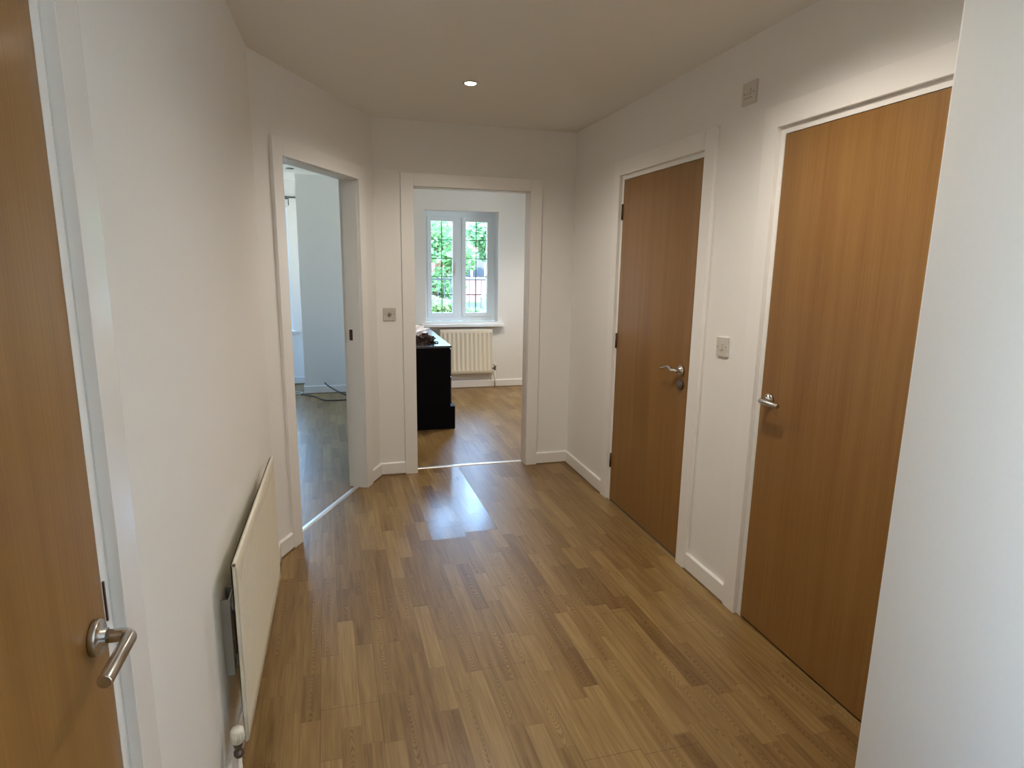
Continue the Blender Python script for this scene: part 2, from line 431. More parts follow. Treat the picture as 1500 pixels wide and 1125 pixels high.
# ------------------------------------------------------------------ doors
def lever(fr, s, z, dirs, par, steel='steel', keyhole=False, curve=False, L=.112):
    """lever handle on the wall-plane face n=0 at s, pointing along dirs*s"""
    def P(ds, n, dz=0): return fr(s+ds*dirs, n, z+dz)
    nrm = (fr(0,1,0)-fr(0,0,0))
    h = MB()
    path = [P(0, .006), P(0, .030)]
    R = .014; n1 = .050
    for k in range(7):
        t = PI/2*k/6
        path.append(P(R*(1-math.cos(t)), n1-R+R*math.sin(t)))
    if curve:
        for k in range(1, 11):
            q = k/10; path.append(P(R+(L-R)*q, n1-.010*math.sin(q*PI)+.004*q, .010*math.sin(q*PI*1.3)))
        rad = [.0098]*9 + [.0098-.0045*k/10 for k in range(1, 11)]
    else:
        path += [P(R+.02, n1), P(L-.003, n1), P(L, n1)]
        rad = [.0098]*9 + [.0098, .0098, .0085]
    h.tube(path, rad, 18)
    o = h.build('door_handle', steel, par)
    r = MB(); r.lathe(fr(s, 0, z), nrm, [(0,.0262),(.0085,.0262),(.0105,.0245),(.0110,.012),(.018,.0125),(.018,.0)], 40)
    r.build('rose', steel, o)
    if keyhole:
        r = MB(); r.lathe(fr(s, 0, z-.075), nrm, [(0,.0262),(.0085,.0262),(.0105,.0245),(.0105,.0)], 40)
        e = r.build('lock_escutcheon', 'dsteel', par)
        k = MB(); k.lathe(fr(s, .0105, z-.072), nrm, [(0,.004),(.0008,.004)], 14); k.fbox(fr, s-.0018, s+.0018, .0105, .0113, z-.084, z-.073)
        k.build('keyhole', 'slot', e)
    return o
def door(n, fr, a, b, label, hs, mat='door', zb=.007, n0=-.044, n1=0., hinges=None):
    m = MB(); m.fbox(fr, a+.0025, b-.0025, n0, n1, zb, DH-.003, .0012)
    o = struct(m.build('door_%d' % n, mat), label, 'door')
    if hinges:
        for z in (.27, 1.045, 1.815):
            h = MB(); s = hinges
            h.tube([fr(s, .004, z-.046), fr(s, .004, z+.046)], .0055, 12)
            h.fbox(fr, s-.012, s+.002, -.002, .0015, z-.045, z+.045)
            h.build('hinge', 'brown', o)
    if hs: lever(fr, *hs, o)
    return o
dA = door(1, F_right, A0+.001, A1-.001, 'oak veneer door with a lever handle above a round lock plate, farther one on the right', None, hinges=A0+.001, zb=.012)
lever(F_right, YB-2.705, .990, -1, dA, keyhole=True, curve=True, L=.125)
dB = door(2, F_right, B0+.001, B1-.001, 'wide oak veneer door partly hidden by the near right wall', (YB-2.035, .985, 1), zb=.009)
dC = door(3, F_left, C0+.001, C1-.001, 'orange-toned oak door in the left foreground with a steel lever handle', (.932, .961, -1), zb=.006)
# open leaf in the end doorway
F_leaf = frame((.489, YB+.065, 0), (0,1,0), (1,0,0))
dD = door(4, F_leaf, 0, .80, 'oak door opened back into the far room, seen edge on', None, n0=-.040, n1=0.)

# unseen oak doors added behind the viewer for brown bounce on the left frame
F_rd = frame((0, -2.6, 0), (1,0,0), (0,1,0))
dR1 = door(5, F_rd, -.20, .62, 'oak door added on the unseen rear wall for warm bounce light', None, mat='doorx', n0=.002, n1=.040)
dR2 = door(6, F_rd, .63, 1.45, 'second oak door added on the unseen rear wall for warm bounce light', None, mat='doorx', n0=.002, n1=.040)
F_rh = frame((0, -2.56, 0), (1,0,0), (0,1,0))
lever(F_rh, .56, 1.0, -1, dR1); lever(F_rh, .69, 1.0, 1, dR2)
# threshold bars
def thr(name, fr, a, b, nc, w, mat, label, zt=.006):
    m = MB()
    P = [(-w/2,0),(w/2,0),(w/2-.004,zt*.6),(w/4,zt),(-w/4,zt),(-w/2+.004,zt*.6)]
    va = [m.bm.verts.new(fr(a, nc+p[0], p[1]+.0)) for p in P]; vb = [m.bm.verts.new(fr(b, nc+p[0], p[1])) for p in P]
    for i in range(6): m.bm.faces.new((va[i], va[(i+1) % 6], vb[(i+1) % 6], vb[i]))
    m.bm.faces.new(va[::-1]); m.bm.faces.new(vb)
    return tag(m.build(name, mat), label, 'threshold strip')
thr('threshold_strip', F_diag, DS1+.005, DS2-.005, -.065, .036, 'alu', 'pale metal floor strip across the doorway in the angled left wall')
thr('threshold_strip', F_back, E0+.005, E1-.005, -.088, .036, 'alu', 'bright metal floor strip across the doorway at the end of the hallway')
thr('threshold_strip', F_right, A0+.003, A1-.003, -.010, .020, 'dsteel', 'thin grey floor strip under the farther closed door on the right', .006)
thr('threshold_strip', F_right, B0+.003, B1-.003, -.014, .016, 'dsteel', 'thin floor strip under the nearer closed door on the right', .004)

# ------------------------------------------------------------------ radiators
def radiator(root, fr, s0, s1, z0, z1, nb, nf, pitch=.0500, rail=.0075, dep=.008):
    """fluted pressed-steel panel. nb/nf: back and front plane distances from wall"""
    m = MB(); bm = m.bm
    L = s1-s0; n = int(round(L/pitch)); pt = L/n
    ss = [0., .006]
    prof = []          # (s, indent)
    prof.append((0., .006)); prof.append((.004, 0.))
    for k in range(n):
        c = (k+.5)*pt
        for d, v in ((-.40,0),(-.30,.12),(-.18,.9),(-.08,1),(.08,1),(.18,.9),(.30,.12),(.40,0)):
            prof.append((c+d*pt, v*dep))
    prof.append((L-.004, 0.)); prof.append((L, .006))
    zs = [(z0,.005,0),(z0+.005,0,0),(z0+.045,0,0),(z0+.056,0,.5),(z0+.064,0,1),(z1-.064,0,1),(z1-.056,0,.5),(z1-.045,0,0),(z1-.016,0,0),(z1-.006,.002,0),(z1,.008,0)]
    grid = []
    for (z, off, w) in zs:
        grid.append([bm.verts.new(fr(s0+s, nf-off-(v*w if 0 < i < len(prof)-1 else v), z)) for i, (s, v) in enumerate(prof)])
    for A, B in zip(grid, grid[1:]):
        for i in range(len(A)-1):
            f = bm.faces.new((A[i], A[i+1], B[i+1], B[i])); f.smooth = True
    back = [[bm.verts.new(fr(s, nb, z)) for s in (s0, s1)] for z in (z0, z1)]
    bm.faces.new((back[0][1], back[0][0], back[1][0], back[1][1]))
    bm.faces.new([back[0][0], back[0][1]] + [v for v in grid[0][::-1]])
    bm.faces.new([back[1][1], back[1][0]] + [v for v in grid[-1]])
    bm.faces.new([back[1][0], back[0][0]] + [r[0] for r in grid])
    bm.faces.new([back[0][1], back[1][1]] + [r[-1] for r in grid[::-1]])
    p = m.build('panel', 'rad', root)
    # rolled top seam with plugged ends
    t = MB(); c = (nb+nf)/2
    t.tube([fr(s0-.002, c, z1-.001), fr(s1+.002, c, z1-.001)], rail, 16)
    t.build('top_rail', 'rad', root)
    for s, q in ((s0, -1), (s1, 1)):
        e = MB(); e.lathe(fr(s+q*.002, c, z1-.001), (fr(q,0,0)-fr(0,0,0)), [(0,.0045),(.002,.0045),(.002,.0)], 16)
        e.build('end_plug', 'dsteel', p)
    return p
# hall radiator (on the left wall, face toward +x)
rr = tag(empty('radiator', (XL, 2.14, 0)), 'low cream panel radiator mounted on the left hallway wall', 'radiator')
RS0, RS1 = 1.665, 2.625
radiator(rr, F_left, RS0, RS1, .148, .698, .0535, .0635, pitch=.0333, rail=.0062, dep=.0055)
for s in (RS0+.125, RS1-.125):
    b = MB(); b.fbox(F_left, s-.040, s+.040, .020, .024, .31, .55); b.fbox(F_left, s-.040, s-.037, .0, .0201, .31, .55); b.fbox(F_left, s+.037, s+.040, .0, .0201, .31, .55); b.fbox(F_left, s-.012, s+.012, .0241, .0500, .50, .54); b.fbox(F_left, s-.012, s+.012, .0241, .0500, .32, .36)
    o = b.build('bracket', 'galv', rr)
    for z in (.345, .40, .51):
        k = MB(); k.fbox(F_left, s-.030, s-.022, .024, .0248, z-.012, z+.012)
        k.build('bracket_slot', 'slot', o)
def valve(root, fr, s, n, z, q, sr, white='wplastic'):
    """s: centre of valve, sr: radiator edge; cap above a chrome body, pipe down to the floor"""
    c = MB(); c.lathe(fr(s, n, z), (0,0,1), [(0,.013),(.004,.0165),(.036,.0175),(.042,.015),(.043,.0)], 28)
    for k in range(12):
        a = 2*PI*k/12
        p0 = fr(s, n, z); 
        c.tube([p0+Vector((.0168*math.cos(a), .0168*math.sin(a), .004)), p0+Vector((.0172*math.cos(a), .0172*math.sin(a), .034))], .0014, 6)
    o = c.build('valve_cap', white, root)
    b = MB(); b.lathe(fr(s, n, z-.045), (0,0,1), [(0,.010),(.006,.013),(.016,.013),(.018,.009),(.032,.009),(.034,.012),(.045,.012)], 20)
    b.tube([fr(s, n, z-.022), fr(sr+q*.002, n, z-.022)], .0085, 14)
    v = b.build('valve_body', 'dsteel', root)
    p = MB(); p.tube([fr(s, n, 0), fr(s, n, z-.044)], .0075, 14); p.build('pipe', 'wplastic', v)
valve(rr, F_left, RS0-.045, .042, .190, 1, RS0)

rf = tag(empty('radiator', (1.42, YF, 0)), 'small cream fluted radiator below the leaded window', 'radiator')
F_far2 = F_far
radiator(rf, F_far2, 1.095, 1.735, .178, .724, .038, .062, pitch=.0515)
for s in (1.24, 1.59):
    b = MB(); b.fbox(F_far2, s-.02, s+.02, .0, .037, .25, .55); b.build('bracket', 'galv', rf)
valve(rf, F_far2, 1.772, .050, .262, -1, 1.735)

# ------------------------------------------------------------------ switches
def plate(fr, sc_, zc, w, h, label, name, kind, tilt=0.):
    sa, ca = math.sin(tilt), math.cos(tilt)
    def g(s, n, z): return fr(sc_+s*ca-z*sa, n, zc+s*sa+z*ca)
    m = MB(); m.fbox(g, -w/2, w/2, 0, .009, -h/2, h/2, .0018)
    pm = 'greyplate' if kind == 'dial' else 'plastic'
    o = tag(m.build(name, pm), label, 'switch')
    for q in (-1, 1):
        s = MB(); s.lathe(g(q*.0302, .009, 0), g(0,1,0)-g(0,0,0), [(0,.0032),(.0008,.0032)], 12); s.build('screw', 'slot', o)
    if kind == 'rocker':
        r = MB(); r.fbox(g, -.009, .009, .009, .0125, -.014, .014, .001); r.build('rocker', 'plastic', o)
    elif kind == 'dial':
        r = MB(); r.lathe(g(0, .009, 0), g(0,1,0)-g(0,0,0), [(0,.0125),(.008,.0118),(.009,.010),(.009,0)], 24); r.build('dimmer_knob', 'knob', o)
    elif kind == 'fan':
        r = MB(); r.fbox(g, -.022, .014, .009, .0122, -.005, .016, .001); r.build('rocker', 'plastic', o)
        r = MB(); r.fbox(g, -.030, .022, .009, .0094, -.019, -.017); r.build('groove', 'slot', o)
    return o
plate(F_back, .304, 1.151, .086, .086, 'square grey switch with a dark centre between the two open doorways', 'light_switch', 'dial')
plate(F_right, YB-2.371, 1.154, .082, .084, 'square off-white light switch between the two oak doors', 'light_switch', 'rocker', .03)
plate(F_right, YB-2.327, 2.199, .090, .086, 'grey square switch plate high on the wall between the oak doors', 'isolator_switch', 'fan')

# ------------------------------------------------------------------ downlights
def downlight(x, y, label, power, lit=True, cone=156):
    m = MB(); m.lathe((x, y, CZ), (0,0,-1), [(0,.041),(.003,.041),(.004,.038),(.0035,.031),(-.0,.031)], 40)
    o = tag(m.build('downlight', 'steel' if lit else 'dsteel', origin=(x, y, CZ-.002)), label, 'light')
    l = MB(); l.lathe((x, y, CZ-.0005), (0,0,-1), [(0,.029),(.003,.027),(.0055,.018),(.0062,.0)], 32)
    l.build('lamp', 'lamp' if lit else 'slot', o)
    if lit:
        d = bpy.data.lights.new('lamp_beam', 'SPOT'); d.energy = power; d.spot_size = R_(cone); d.spot_blend = 1.0; d.shadow_soft_size = .035
        d.color = (1, .90, .77)
        lo = bpy.data.objects.new('lamp_beam', d); COL.objects.link(lo); lo.location = (x, y, CZ-.05)
    return o
R_ = math.radians
downlight(.676, 3.345, 'small round lit downlight in the hallway ceiling', 36)
downlight(.98, 1.70, 'round lit downlight just above the top of the view', 44)
downlight(2.1, -1.6, 'added round downlight, weak fill from the unseen lobby behind the viewer', 5)  # added fill lamp, unseen
downlight(1.55, 5.9, 'added round downlight brightening the far room, hidden by the door head', 66, cone=132)  # added lamp, unseen, lifts the far room walls and floor
downlight(2.6, 6.2, 'added unseen downlight brightening the right side of the far room', 52, cone=135)  # second unseen lamp added to lift the far room
downlight(-.470, 6.86, 'small dark unlit downlight in the ceiling of the left room', 0, False)

# ------------------------------------------------------------------ windows
def window(n, fr, x0, x1, z0, z1, d, mull, lead, label, cols=2, rows=5, handle=True, w=.045, c=.042, mh=.026, tb=None):
    """frame set back d behind the wall face (n = -d front of frame)"""
    f0, f1 = -d-.065, -d
    mc = c; tb = tb or w; m = MB()
    m.fbox(fr, x0, x0+w, f0, f1, z0, z1, .004); m.fbox(fr, x1-w, x1, f0, f1, z0, z1, .004)
    m.fbox(fr, x0+w, x1-w, f0, f1, z0, z0+w, .004); m.fbox(fr, x0+w, x1-w, f0, f1, z1-tb, z1, .004)
    bays = []; edges = [x0+w] + [c for c in mull] + [x1-w]
    for q in mull: m.fbox(fr, q-mh, q+mh, f0, f1+.001, z0+w, z1-tb, .004)
    o = struct(m.build('window_%d' % n, 'upvc'), label, 'window')
    for i in range(len(edges)-1):
        a = edges[i] + (mh if i > 0 else 0); b = edges[i+1] - (mh if i < len(edges)-2 else 0)
        s = MB(); c = mc; za, zb = z0+w, z1-tb
        s.fbox(fr, a+.001, a+c, f0+.012, f1+.010, za, zb, .005); s.fbox(fr, b-c, b-.001, f0+.012, f1+.010, za, zb, .005)
        s.fbox(fr, a+c, b-c, f0+.012, f1+.010, za, za+c, .005); s.fbox(fr, a+c, b-c, f0+.012, f1+.010, zb-c, zb, .005)
        so = s.build('sash', 'upvc', o)
        g = MB(); g.fbox(fr, a+c, b-c, f0+.030, f0+.034, za+c, zb-c); g.build('pane', 'glass', so)
        if lead:
            l = MB()
            for k in range(1, cols):
                x = a+c+(b-a-2*c)*k/cols; l.fbox(fr, x-.0045, x+.0045, f0+.0345, f0+.037, za+c, zb-c)
            for k in range(1, rows):
                z = za+c+(zb-za-2*c)*k/rows; l.fbox(fr, a+c, b-c, f0+.0345, f0+.0365, z-.0045, z+.0045)
            l.build('leading', 'lead', so)
        if handle and i == 0:
            h = MB(); hx = b-c/2; zc = (z0+z1)/2-.06
            h.fbox(fr, hx-.010, hx+.010, f1+.010, f1+.018, zc-.035, zc+.035, .003)
            h.fbox(fr, hx-.008, hx+.008, f1+.022, f1+.032, zc-.02, zc+.11, .004)
            h.fbox(fr, hx-.007, hx+.007, f1+.016, f1+.024, zc-.012, zc+.012)
            h.build('window_handle', 'wplastic', so)
    return o
w1 = window(1, F_far, W1[0], W1[1], W1[2]+.02, W1[3], .19, [1.372], True, 'white framed window with two leaded casements looking onto trees', w=.048, c=.050, mh=.030, tb=.062)
m = MB(); m.fbox(F_far, .885, 1.875, -.0, .085, .755, .786, .005); m.fbox(F_far, W1[0]+.001, W1[1]-.001, -.19, .001, .760, .786+.018)
m.build('window_sill', 'sill', w1)
w2 = window(2, F_bay, -2.3, -.597, .66, 2.126, .10, [-1.45], True, 'tall white bay window glimpsed through the left doorway', cols=3)
m = MB(); m.fbox(F_bay, -2.35, -.56, 0., .05, .63, .66, .004); m.fbox(F_bay, -2.299, -.598, -.10, .001, .632, .66); m.build('window_sill', 'sill', w2)

window(5, F_or, W4[0], W4[1], W4[2], W4[3], .02, [6.2], False, 'added unseen side window bringing daylight into the far room', handle=False)  # unseen opening added to light the far room
window(3, F_left, W6[0], W6[1], W6[2], W6[3], .02, [-1.25], False, 'added tall window behind the viewer, throwing cool daylight on the right walls', handle=False)  # unseen opening added so cool daylight reaches the near and right walls
window(4, F_ol, W5[0], W5[1], W5[2], W5[3], .02, [6.95], False, 'added unseen side window bringing daylight into the left room', handle=False)  # unseen opening added to light the bay and left room
# ------------------------------------------------------------------ black cabinet in the far room
cb = tag(empty('cabinet', (.67, 6.2, 0)), 'glossy black low cabinet standing in the far room by the left edge of the doorway', 'cabinet')
CX0, CX1, CY0, CY1 = .512, .915, 5.42, 7.0
m = MB(); m.box(CX0, CX1, CY0+.004, CY1-.004, .215, .752, .002); m.build('body', 'blackm', cb)
m = MB(); m.box(CX0-.0, CX1+.012, CY0-.006, CY1, .752, .772, .003); m.build('top', 'black', cb)
m = MB(); m.box(CX0, .957, CY0-.003, CY1, .004, .214, .003); m.build('base', 'blackm', cb)
for k in range(3):
    y0 = CY0+.02+k*.52
    for (z0, z1) in ((.235, .48), (.49, .74)):
        m = MB(); m.box(CX1+.0005, CX1+.012, y0, y0+.50, z0, z1, .002); dr = m.build('drawer', 'black', cb)
        m = MB(); m.tube([(CX1+.012, y0+.18, (z0+z1)/2), (CX1+.024, y0+.18, (z0+z1)/2), (CX1+.024, y0+.32, (z0+z1)/2), (CX1+.012, y0+.32, (z0+z1)/2)], .003, 8); m.build('drawer_handle', 'steel', dr)

def crumple(name, mat, c, size, amp, label, cat, seed, sub=4, fr=2.2):
    bm = bmesh.new(); bmesh.ops.create_icosphere(bm, subdivisions=sub, radius=1)
    for v in bm.verts:
        p = v.co.copy(); n = noise.fractal(p*fr+Vector((seed,seed*2,0)), .6, 2.2, 5)
        rdg = abs(noise.noise(p*fr*1.8+Vector((seed*3,0,seed))))
        r = 1+amp*n+amp*.9*(rdg-.25)
        q = p*r; q.z = max(q.z, -.35)
        v.co = Vector((c[0]+q.x*size[0], c[1]+q.y*size[1], c[2]+(q.z+.35)*size[2]))
    for f in bm.faces: f.smooth = False
    m = MB(); m.bm.free(); m.bm = bm
    return tag(m.build(name, mat), label, cat)
crumple('plastic_bag', 'bag', (.61, 6.02, .7725), (.165, .24, .100), .40, 'crumpled white bag lying on the black cabinet', 'bag', 3.1)
crumple('dark_scarf', 'cloth', (.70, 5.62, .7725), (.095, .075, .060), .42, 'small heap of dark brown cloth at the near end of the black cabinet top', 'cloth', 8.3)
# round buckle-like ring lying next to the cloth
m = MB(); m.tube([(.812+.020*math.cos(t), 5.600+.020*math.sin(t), .779+.006*math.sin(t)) for t in [2*PI*k/20 for k in range(21)]], .0055, 8)
tag(m.build('bracelet', 'bcable'), 'small dark ring beside the dark cloth on the black cabinet', 'ring')

# ------------------------------------------------------------------ left room: curtain rod, cables
m = MB(); m.tube([(-2.45, BY-.075, 2.222), (-.475, BY-.075, 2.222)], .011, 14)
cr = m.build('rod', 'rod')
root = tag(cr, 'thin dark curtain rod above the bay window in the left room', 'curtain rod'); cr.name = 'curtain_rod'
m = MB(); m.tube([(-.60, BY-.002, 2.222), (-.60, BY-.07, 2.222)], .008, 10); m.lathe((-.60, BY-.001, 2.222), (0,-1,0), [(0,.02),(.006,.02),(.006,0)], 18); m.build('bracket', 'rod', cr)
m = MB(); m.tube([(-.572, BY-.075, 2.21), (-.572, BY-.075, 2.13)], .005, 8); m.build('pull_cord', 'rod', cr)

def spline(pts, n=10):
    pts = [Vector(p) for p in pts]; P = [pts[0]] + pts + [pts[-1]]; out = []
    for i in range(1, len(P)-2):
        for k in range(n):
            t = k/n; a, b, c, d = P[i-1], P[i], P[i+1], P[i+2]
            out.append(.5*((2*b)+(c-a)*t+(2*a-5*b+4*c-d)*t*t+(3*b-a-3*c+d)*t**3))
    out.append(pts[-1]); return out
def cable(name, mat, r, pts, label):
    m = MB(); m.tube(spline(pts), r, 10); return tag(m.build(name, mat), label, 'cable')
cable('cable', 'bcable', .0075, [(-.235, 7.20, .135), (-.21, 7.16, .115), (-.14, 7.10, .075), (-.06, 7.02, .045), (.03, 6.95, .022), (.16, 6.93, .008)], 'short black cable rising from the floor against the skirting of the left room')
cable('cable', 'bcable', .0060, [(-.50, 7.20, .007), (-.43, 7.16, .007), (-.33, 7.03, .007), (-.24, 6.86, .007), (-.10, 6.82, .007), (.03, 6.83, .007), (.2, 6.86, .007)], 'long black cable curling across the floor of the left room')
cable('cable', 'wcable', .0060, [(-1.1, 7.30, .007), (-.75, 7.24, .007), (-.60, 7.21, .007), (-.52, 7.24, .007), (-.49, 7.30, .007), (-.56, 7.36, .007), (-.8, 7.44, .007)], 'white cable looped on the floor at the bay corner of the left room')

# ------------------------------------------------------------------ outside
GZ = -.15
m = MB(); m.box(-14, 20, 8.2, 40, GZ-.2, GZ); struct(m.build('ground', 'grass', origin=(0,0,GZ)), 'lawn outside the far window', 'lawn')
m = MB(); m.box(-14, 20, 14.6, 20.5, GZ, GZ+.03); struct(m.build('pavement', 'pave'), 'pale paving beyond the railing', 'paving')
m = MB(); m.box(-14, 20, 20.5, 24.5, GZ, GZ+.02); struct(m.build('road', 'road'), 'grey road beyond the paving', 'road')

def leaf_cloud(m, c, r, n, size, seed):
    rnd = random.Random(seed); bm = m.bm
    for k in range(n):
        d = Vector((rnd.gauss(0,1), rnd.gauss(0,1), rnd.gauss(0,1))).normalized()
        q = rnd.random()**.38; p = Vector((c[0]+d.x*r[0]*q, c[1]+d.y*r[1]*q, c[2]+d.z*r[2]*q))
        if noise.noise(p*1.7) < -.18: continue
        a = Vector((rnd.gauss(0,1), rnd.gauss(0,1), rnd.gauss(0,.6))).normalized(); b = a.cross(Vector((rnd.gauss(0,1), rnd.gauss(0,1), rnd.gauss(0,1)))).normalized()
        s = size*rnd.uniform(.6, 1.3); w = s*.55; cc = a.cross(b)
        vs = [bm.verts.new(p + v) for v in (-a*s, b*w - a*s*.1 + cc*s*.12, a*s, -b*w - a*s*.1 + cc*s*.12)]
        bm.faces.new((vs[0], vs[1], vs[2])); bm.faces.new((vs[0], vs[2], vs[3]))
def tree(x, y, h, blobs, mat, label, seed, n=2600, leaf=.085):
    rt = tag(empty('tree', (x, y, GZ)), label, 'tree')
    t = MB(); rnd = random.Random(seed)
    top = Vector((x+.1, y, GZ+h*.62))
    t.tube(spline([(x,y,GZ-.05), (x+.04,y,GZ+h*.2), (x-.03,y+.03,GZ+h*.42), top], 6), [.13-.0045*k for k in range(19)], 10)
    for (bx, by, bz, r) in blobs:
        p = Vector((x+bx, y+by, GZ+bz)); st = Vector((x, y, GZ+h*.3+ .15*bz*.5))
        t.tube([st, st.lerp(p, .5)+Vector((0,0,.1)), p], [.05, .035, .012], 7)
    t.build('trunk', 'bark', rt)
    l = MB()
    for i, (bx, by, bz, r) in enumerate(blobs):
        leaf_cloud(l, (x+bx, y+by, GZ+bz), (r, r, r*.8), int(n*r*r), leaf, seed*31+i)
    l.build('foliage', mat, rt)
    return rt
tree(2.05, 13.9, 2.7, [(0,0,2.05,.75), (.45,.1,1.75,.5), (-.5,.1,1.9,.6), (.1,-.1,1.15,.55)], 'leafa', 'leafy green tree filling the left casement of the window', 5)
tree(3.45, 14.6, 2.9, [(-.15,0,2.35,.48), (.40,.1,2.25,.5), (.05,.1,1.95,.36)], 'leafb', 'tree whose crown shows in the upper right casement', 9)
tree(4.65, 16.2, 2.9, [(-.35,0,1.3,.55), (.15,0,1.9,.7), (-.1,.1,2.3,.5)], 'leafb', 'bushy green tree standing behind the railing on the right', 12, n=2000, leaf=.10)
tree(-1.4, 13.3, 2.8, [(0,0,2.0,.8), (.6,0,1.7,.7), (-.6,.1,1.8,.7), (.4,0,1.0,.7)], 'leafa', 'tree outside the bay window of the left room', 15, n=1500, leaf=.10)
def hedge(x0, x1, y0, y1, h, mat, label, seed, n):
    o = MB(); rnd = random.Random(seed); bm = o.bm
    for k in range(n):
        p = Vector((rnd.uniform(x0, x1), rnd.uniform(y0, y1), 0)); top = h*(1+.12*noise.noise(Vector((p.x*2, p.y*2, seed))))
        p.z = GZ+top*(rnd.random()**.35)
        a = Vector((rnd.gauss(0,1), rnd.gauss(0,1), rnd.gauss(0,1))).normalized(); b = a.cross(Vector((rnd.gauss(0,1), rnd.gauss(0,1), rnd.gauss(0,1)))).normalized()
        s = rnd.uniform(.02, .04)
        vs = [bm.verts.new(p+v) for v in (-a*s, b*s*.6, a*s, -b*s*.6)]; bm.faces.new(vs)
    h_ = empty('hedge', ((x0+x1)/2, (y0+y1)/2, GZ)); tag(h_, label, 'hedge')
    o.build('foliage', mat, h_)
    c = MB(); c.box(x0+.08, x1-.08, y0+.10, y1-.10, GZ, GZ+h*.80, .05); c.build('inner_branches', 'bark', h_)
hedge(.6, 2.02, 10.6, 11.3, 1.02, 'hedge', 'pale green clipped hedge below the left casement view', 3, 14000)
hedge(2.06, 4.2, 10.8, 11.4, .80, 'hedge', 'lower clipped green hedge below the right casement view', 4, 14000)

# railing
rl = tag(empty('railing', (2.6, 12.4, GZ)), 'black metal railing of upright bars beyond the hedge', 'railing')
m = MB(); m.box(-.5, 5.5, 12.66, 12.69, GZ+1.30, GZ+1.335); m.build('rail', 'rail', rl)
m = MB(); m.box(-.5, 5.5, 12.66, 12.69, GZ+.15, GZ+.185); m.build('rail', 'rail', rl)
b0 = None
for k in range(46):
    x = -.45+k*.13
    if b0 is None:
        m = MB(); m.tube([(x, 12.675, GZ), (x, 12.675, GZ+1.40)], .009, 8); b0 = m.build('bar', 'rail', rl)
    else:
        c = b0.copy(); COL.objects.link(c); c.parent = rl; c.location = b0.location + Vector((k*.13, 0, 0))

# brick houses
def house(x0, x1, y0, y1, h, label, wins):
    hs = tag(empty('house', ((x0+x1)/2, y0, GZ)), label, 'house')
    m = MB(); m.box(x0, x1, y0, y1, GZ, GZ+h); m.build('walls', 'brick', hs)
    m = MB(); xm = (y0+y1)/2; e = .35
    P = [(x0-e, y0-e, GZ+h), (x1+e, y0-e, GZ+h), (x1+e, y1+e, GZ+h), (x0-e, y1+e, GZ+h), (x0-e, xm, GZ+h+1.4), (x1+e, xm, GZ+h+1.4)]
    v = [m.bm.verts.new(p) for p in P]
    for f in ((0,1,5,4), (2,3,4,5), (0,4,3), (1,2,5), (0,3,2,1)): m.bm.faces.new([v[i] for i in f])
    m.build('roof', 'tile', hs)
    for (wx, wz, ww, wh) in wins:
        f = MB(); f.box(wx-ww/2, wx+ww/2, y0-.05, y0+.02, GZ+wz, GZ+wz+wh, .01); fo = f.build('window', 'wplastic', hs)
        for q in (-1, 1):
            g = MB(); cx = wx+q*ww/4; g.box(cx-ww/4+.05, cx+ww/4-.04, y0-.056, y0-.048, GZ+wz+.07, GZ+wz+wh-.07); g.build('pane', 'carg', fo)
    return hs
house(4.4, 8.2, 26.0, 32.0, 3.9, 'red brick house beyond the road seen in the right casement', [(5.3, 1.0, 1.2, 1.2), (7.2, 1.0, 1.2, 1.2), (6.25, 1.0, .5, 1.2)])
house(-7.0, 1.6, 27.0, 33.0, 3.9, 'red brick house mostly hidden behind the trees on the left', [(-5, 1.0, 1.2, 1.2), (-2, 1.0, 1.2, 1.2), (.4, 1.0, 1.2, 1.2)])
# silver car on the paving
cr_ = tag(empty('car', (6.35, 18.9, GZ+.03)), 'pale silver parked car glimpsed through the lower right casement', 'car')
m = MB(); bm = m.bm
prof = [(-2.0,.25),(-2.05,.55),(-1.9,.78),(-1.1,.90),(-.55,1.36),(.75,1.40),(1.45,.98),(1.95,.88),(2.08,.6),(2.02,.25)]
for yy, w in ((-.80, 1.), (-.70, 1.), (.70, 1.), (.80, 1.)): pass
L0 = [bm.verts.new((6.35+p[0], 18.9-.82+(.10 if p[1] > 1 else 0), GZ+.03+p[1])) for p in prof]; L1 = [bm.verts.new((6.35+p[0], 18.9+.82-(.10 if p[1] > 1 else 0), GZ+.03+p[1])) for p in prof]
for i in range(len(prof)): bm.faces.new((L0[i], L0[(i+1) % 10], L1[(i+1) % 10], L1[i]))
bm.faces.new(L0[::-1]); bm.faces.new(L1)
m.build('body', 'carp', cr_)
m = MB(); m.box(6.35-.62, 6.35+.95, 18.9-.80, 18.9-.765, GZ+.98, GZ+1.30); m.build('side_window', 'carg', cr_)
for wx in (-1.3, 1.3):
    m = MB(); m.lathe((6.35+wx, 18.9-.86, GZ+.36), (0,1,0), [(0,.20),(.02,.33),(.20,.33),(.22,.30)], 24); m.build('wheel', 'tyre', cr_)

GR = {'light': 'ceiling downlights', 'tree': 'garden trees outside the windows', 'hedge': 'clipped hedges outside the window', 'house': 'brick houses beyond the road',
      'threshold strip': 'threshold strips in the doorways', 'cable': 'loose cables on the left room floor', 'radiator': 'panel radiators', 'switch': 'switch plates on the hallway walls'}
for o in list(COL.objects):
    if o.parent is None and o.get('category') in GR: o['group'] = GR[o['category']]
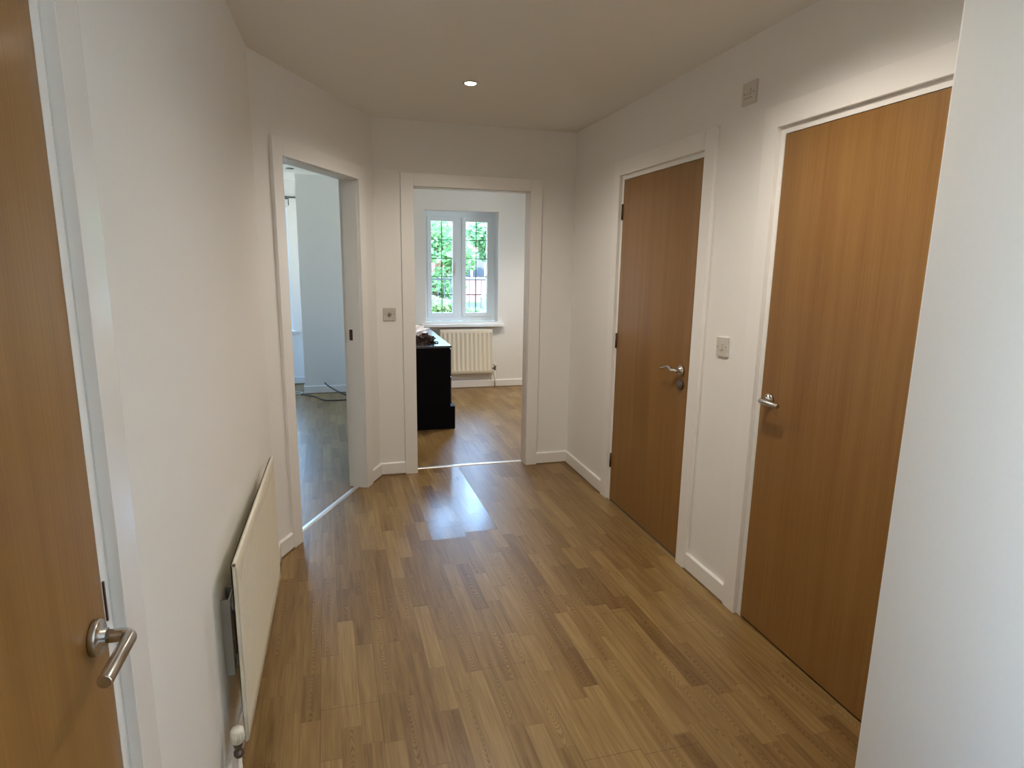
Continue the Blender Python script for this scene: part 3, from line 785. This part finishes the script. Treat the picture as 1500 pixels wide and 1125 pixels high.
# ------------------------------------------------------------------ light
w = bpy.data.worlds.new('sky'); sc.world = w; w.use_nodes = True
nt = w.node_tree; bg = nt.nodes['Background']
g = G(nt); tc = nt.nodes.new('ShaderNodeTexCoord'); sp = g.sep(tc.outputs['Generated'])
f = g.rng(sp[2], -.05, .35, 0., 1.)
nt.links.new(g.mix(f, (.92, .95, .97, 1), (.32, .57, 1., 1)), bg.inputs['Color'])
bg.inputs['Strength'].default_value = 14.5
s = bpy.data.lights.new('sun', 'SUN'); s.energy = 8.0; s.angle = R_(2); s.color = (1, .95, .86)
so = bpy.data.objects.new('sun', s); COL.objects.link(so); so.rotation_euler = (R_(38), 0, R_(-20))
def portal(loc, rot, sx, sy):
    l = bpy.data.lights.new('window_portal', 'AREA'); l.shape = 'RECTANGLE'; l.size = sx; l.size_y = sy; l.cycles.is_portal = True
    o = bpy.data.objects.new('window_portal', l); COL.objects.link(o); o.location = loc; o.rotation_euler = rot
portal(((W1[0]+W1[1])/2, YF+.26, 1.45), (R_(-90), 0, 0), .83, 1.32)
portal((-1.45, BY+.26, 1.39), (R_(-90), 0, 0), 1.7, 1.49)
portal((-2.89, 6.95, 1.375), (0, R_(-90), 0), 1.55, 1.3)
portal((XL-.09, -1.225, 1.30), (0, R_(-90), 0), 2.0, 2.35)
portal((3.39, 6.2, 1.55), (0, R_(90), 0), 1.1, .8)

# ------------------------------------------------------------------ camera
f_px = 897.7; pitch, yaw, roll, h = R_(11.1131), R_(15.4246), R_(.8834), 1.504
Fv = Vector((math.sin(yaw)*math.cos(pitch), math.cos(yaw)*math.cos(pitch), -math.sin(pitch)))
Rv = Vector((math.cos(yaw), -math.sin(yaw), 0)); Uv = Rv.cross(Fv)
R2 = Rv*math.cos(roll)+Uv*math.sin(roll); U2 = -Rv*math.sin(roll)+Uv*math.cos(roll)
cd = bpy.data.cameras.new('camera'); cam = bpy.data.objects.new('camera', cd); COL.objects.link(cam)
cd.sensor_width = 36; cd.sensor_fit = 'HORIZONTAL'; cd.lens = f_px*36/1500; cd.clip_start = .02
mt = Matrix((R2, U2, -Fv)).transposed().to_4x4(); mt.translation = Vector((0,0,h)); cam.matrix_world = mt
sc.camera = cam

sc.view_settings.view_transform = 'Standard'; sc.view_settings.look = 'None'; sc.view_settings.exposure = 0.46; sc.view_settings.gamma = 1.0
sc.view_settings.use_curve_mapping = False
try:
    sc.cycles.use_denoising = True; sc.cycles.denoiser = 'OPENIMAGEDENOISE'
except Exception: pass
sc.cycles.max_bounces = 12; sc.cycles.diffuse_bounces = 8; sc.cycles.glossy_bounces = 5; sc.cycles.transparent_max_bounces = 12
sc.cycles.sample_clamp_indirect = 6.0
sc.cycles.caustics_reflective = False; sc.cycles.caustics_refractive = False
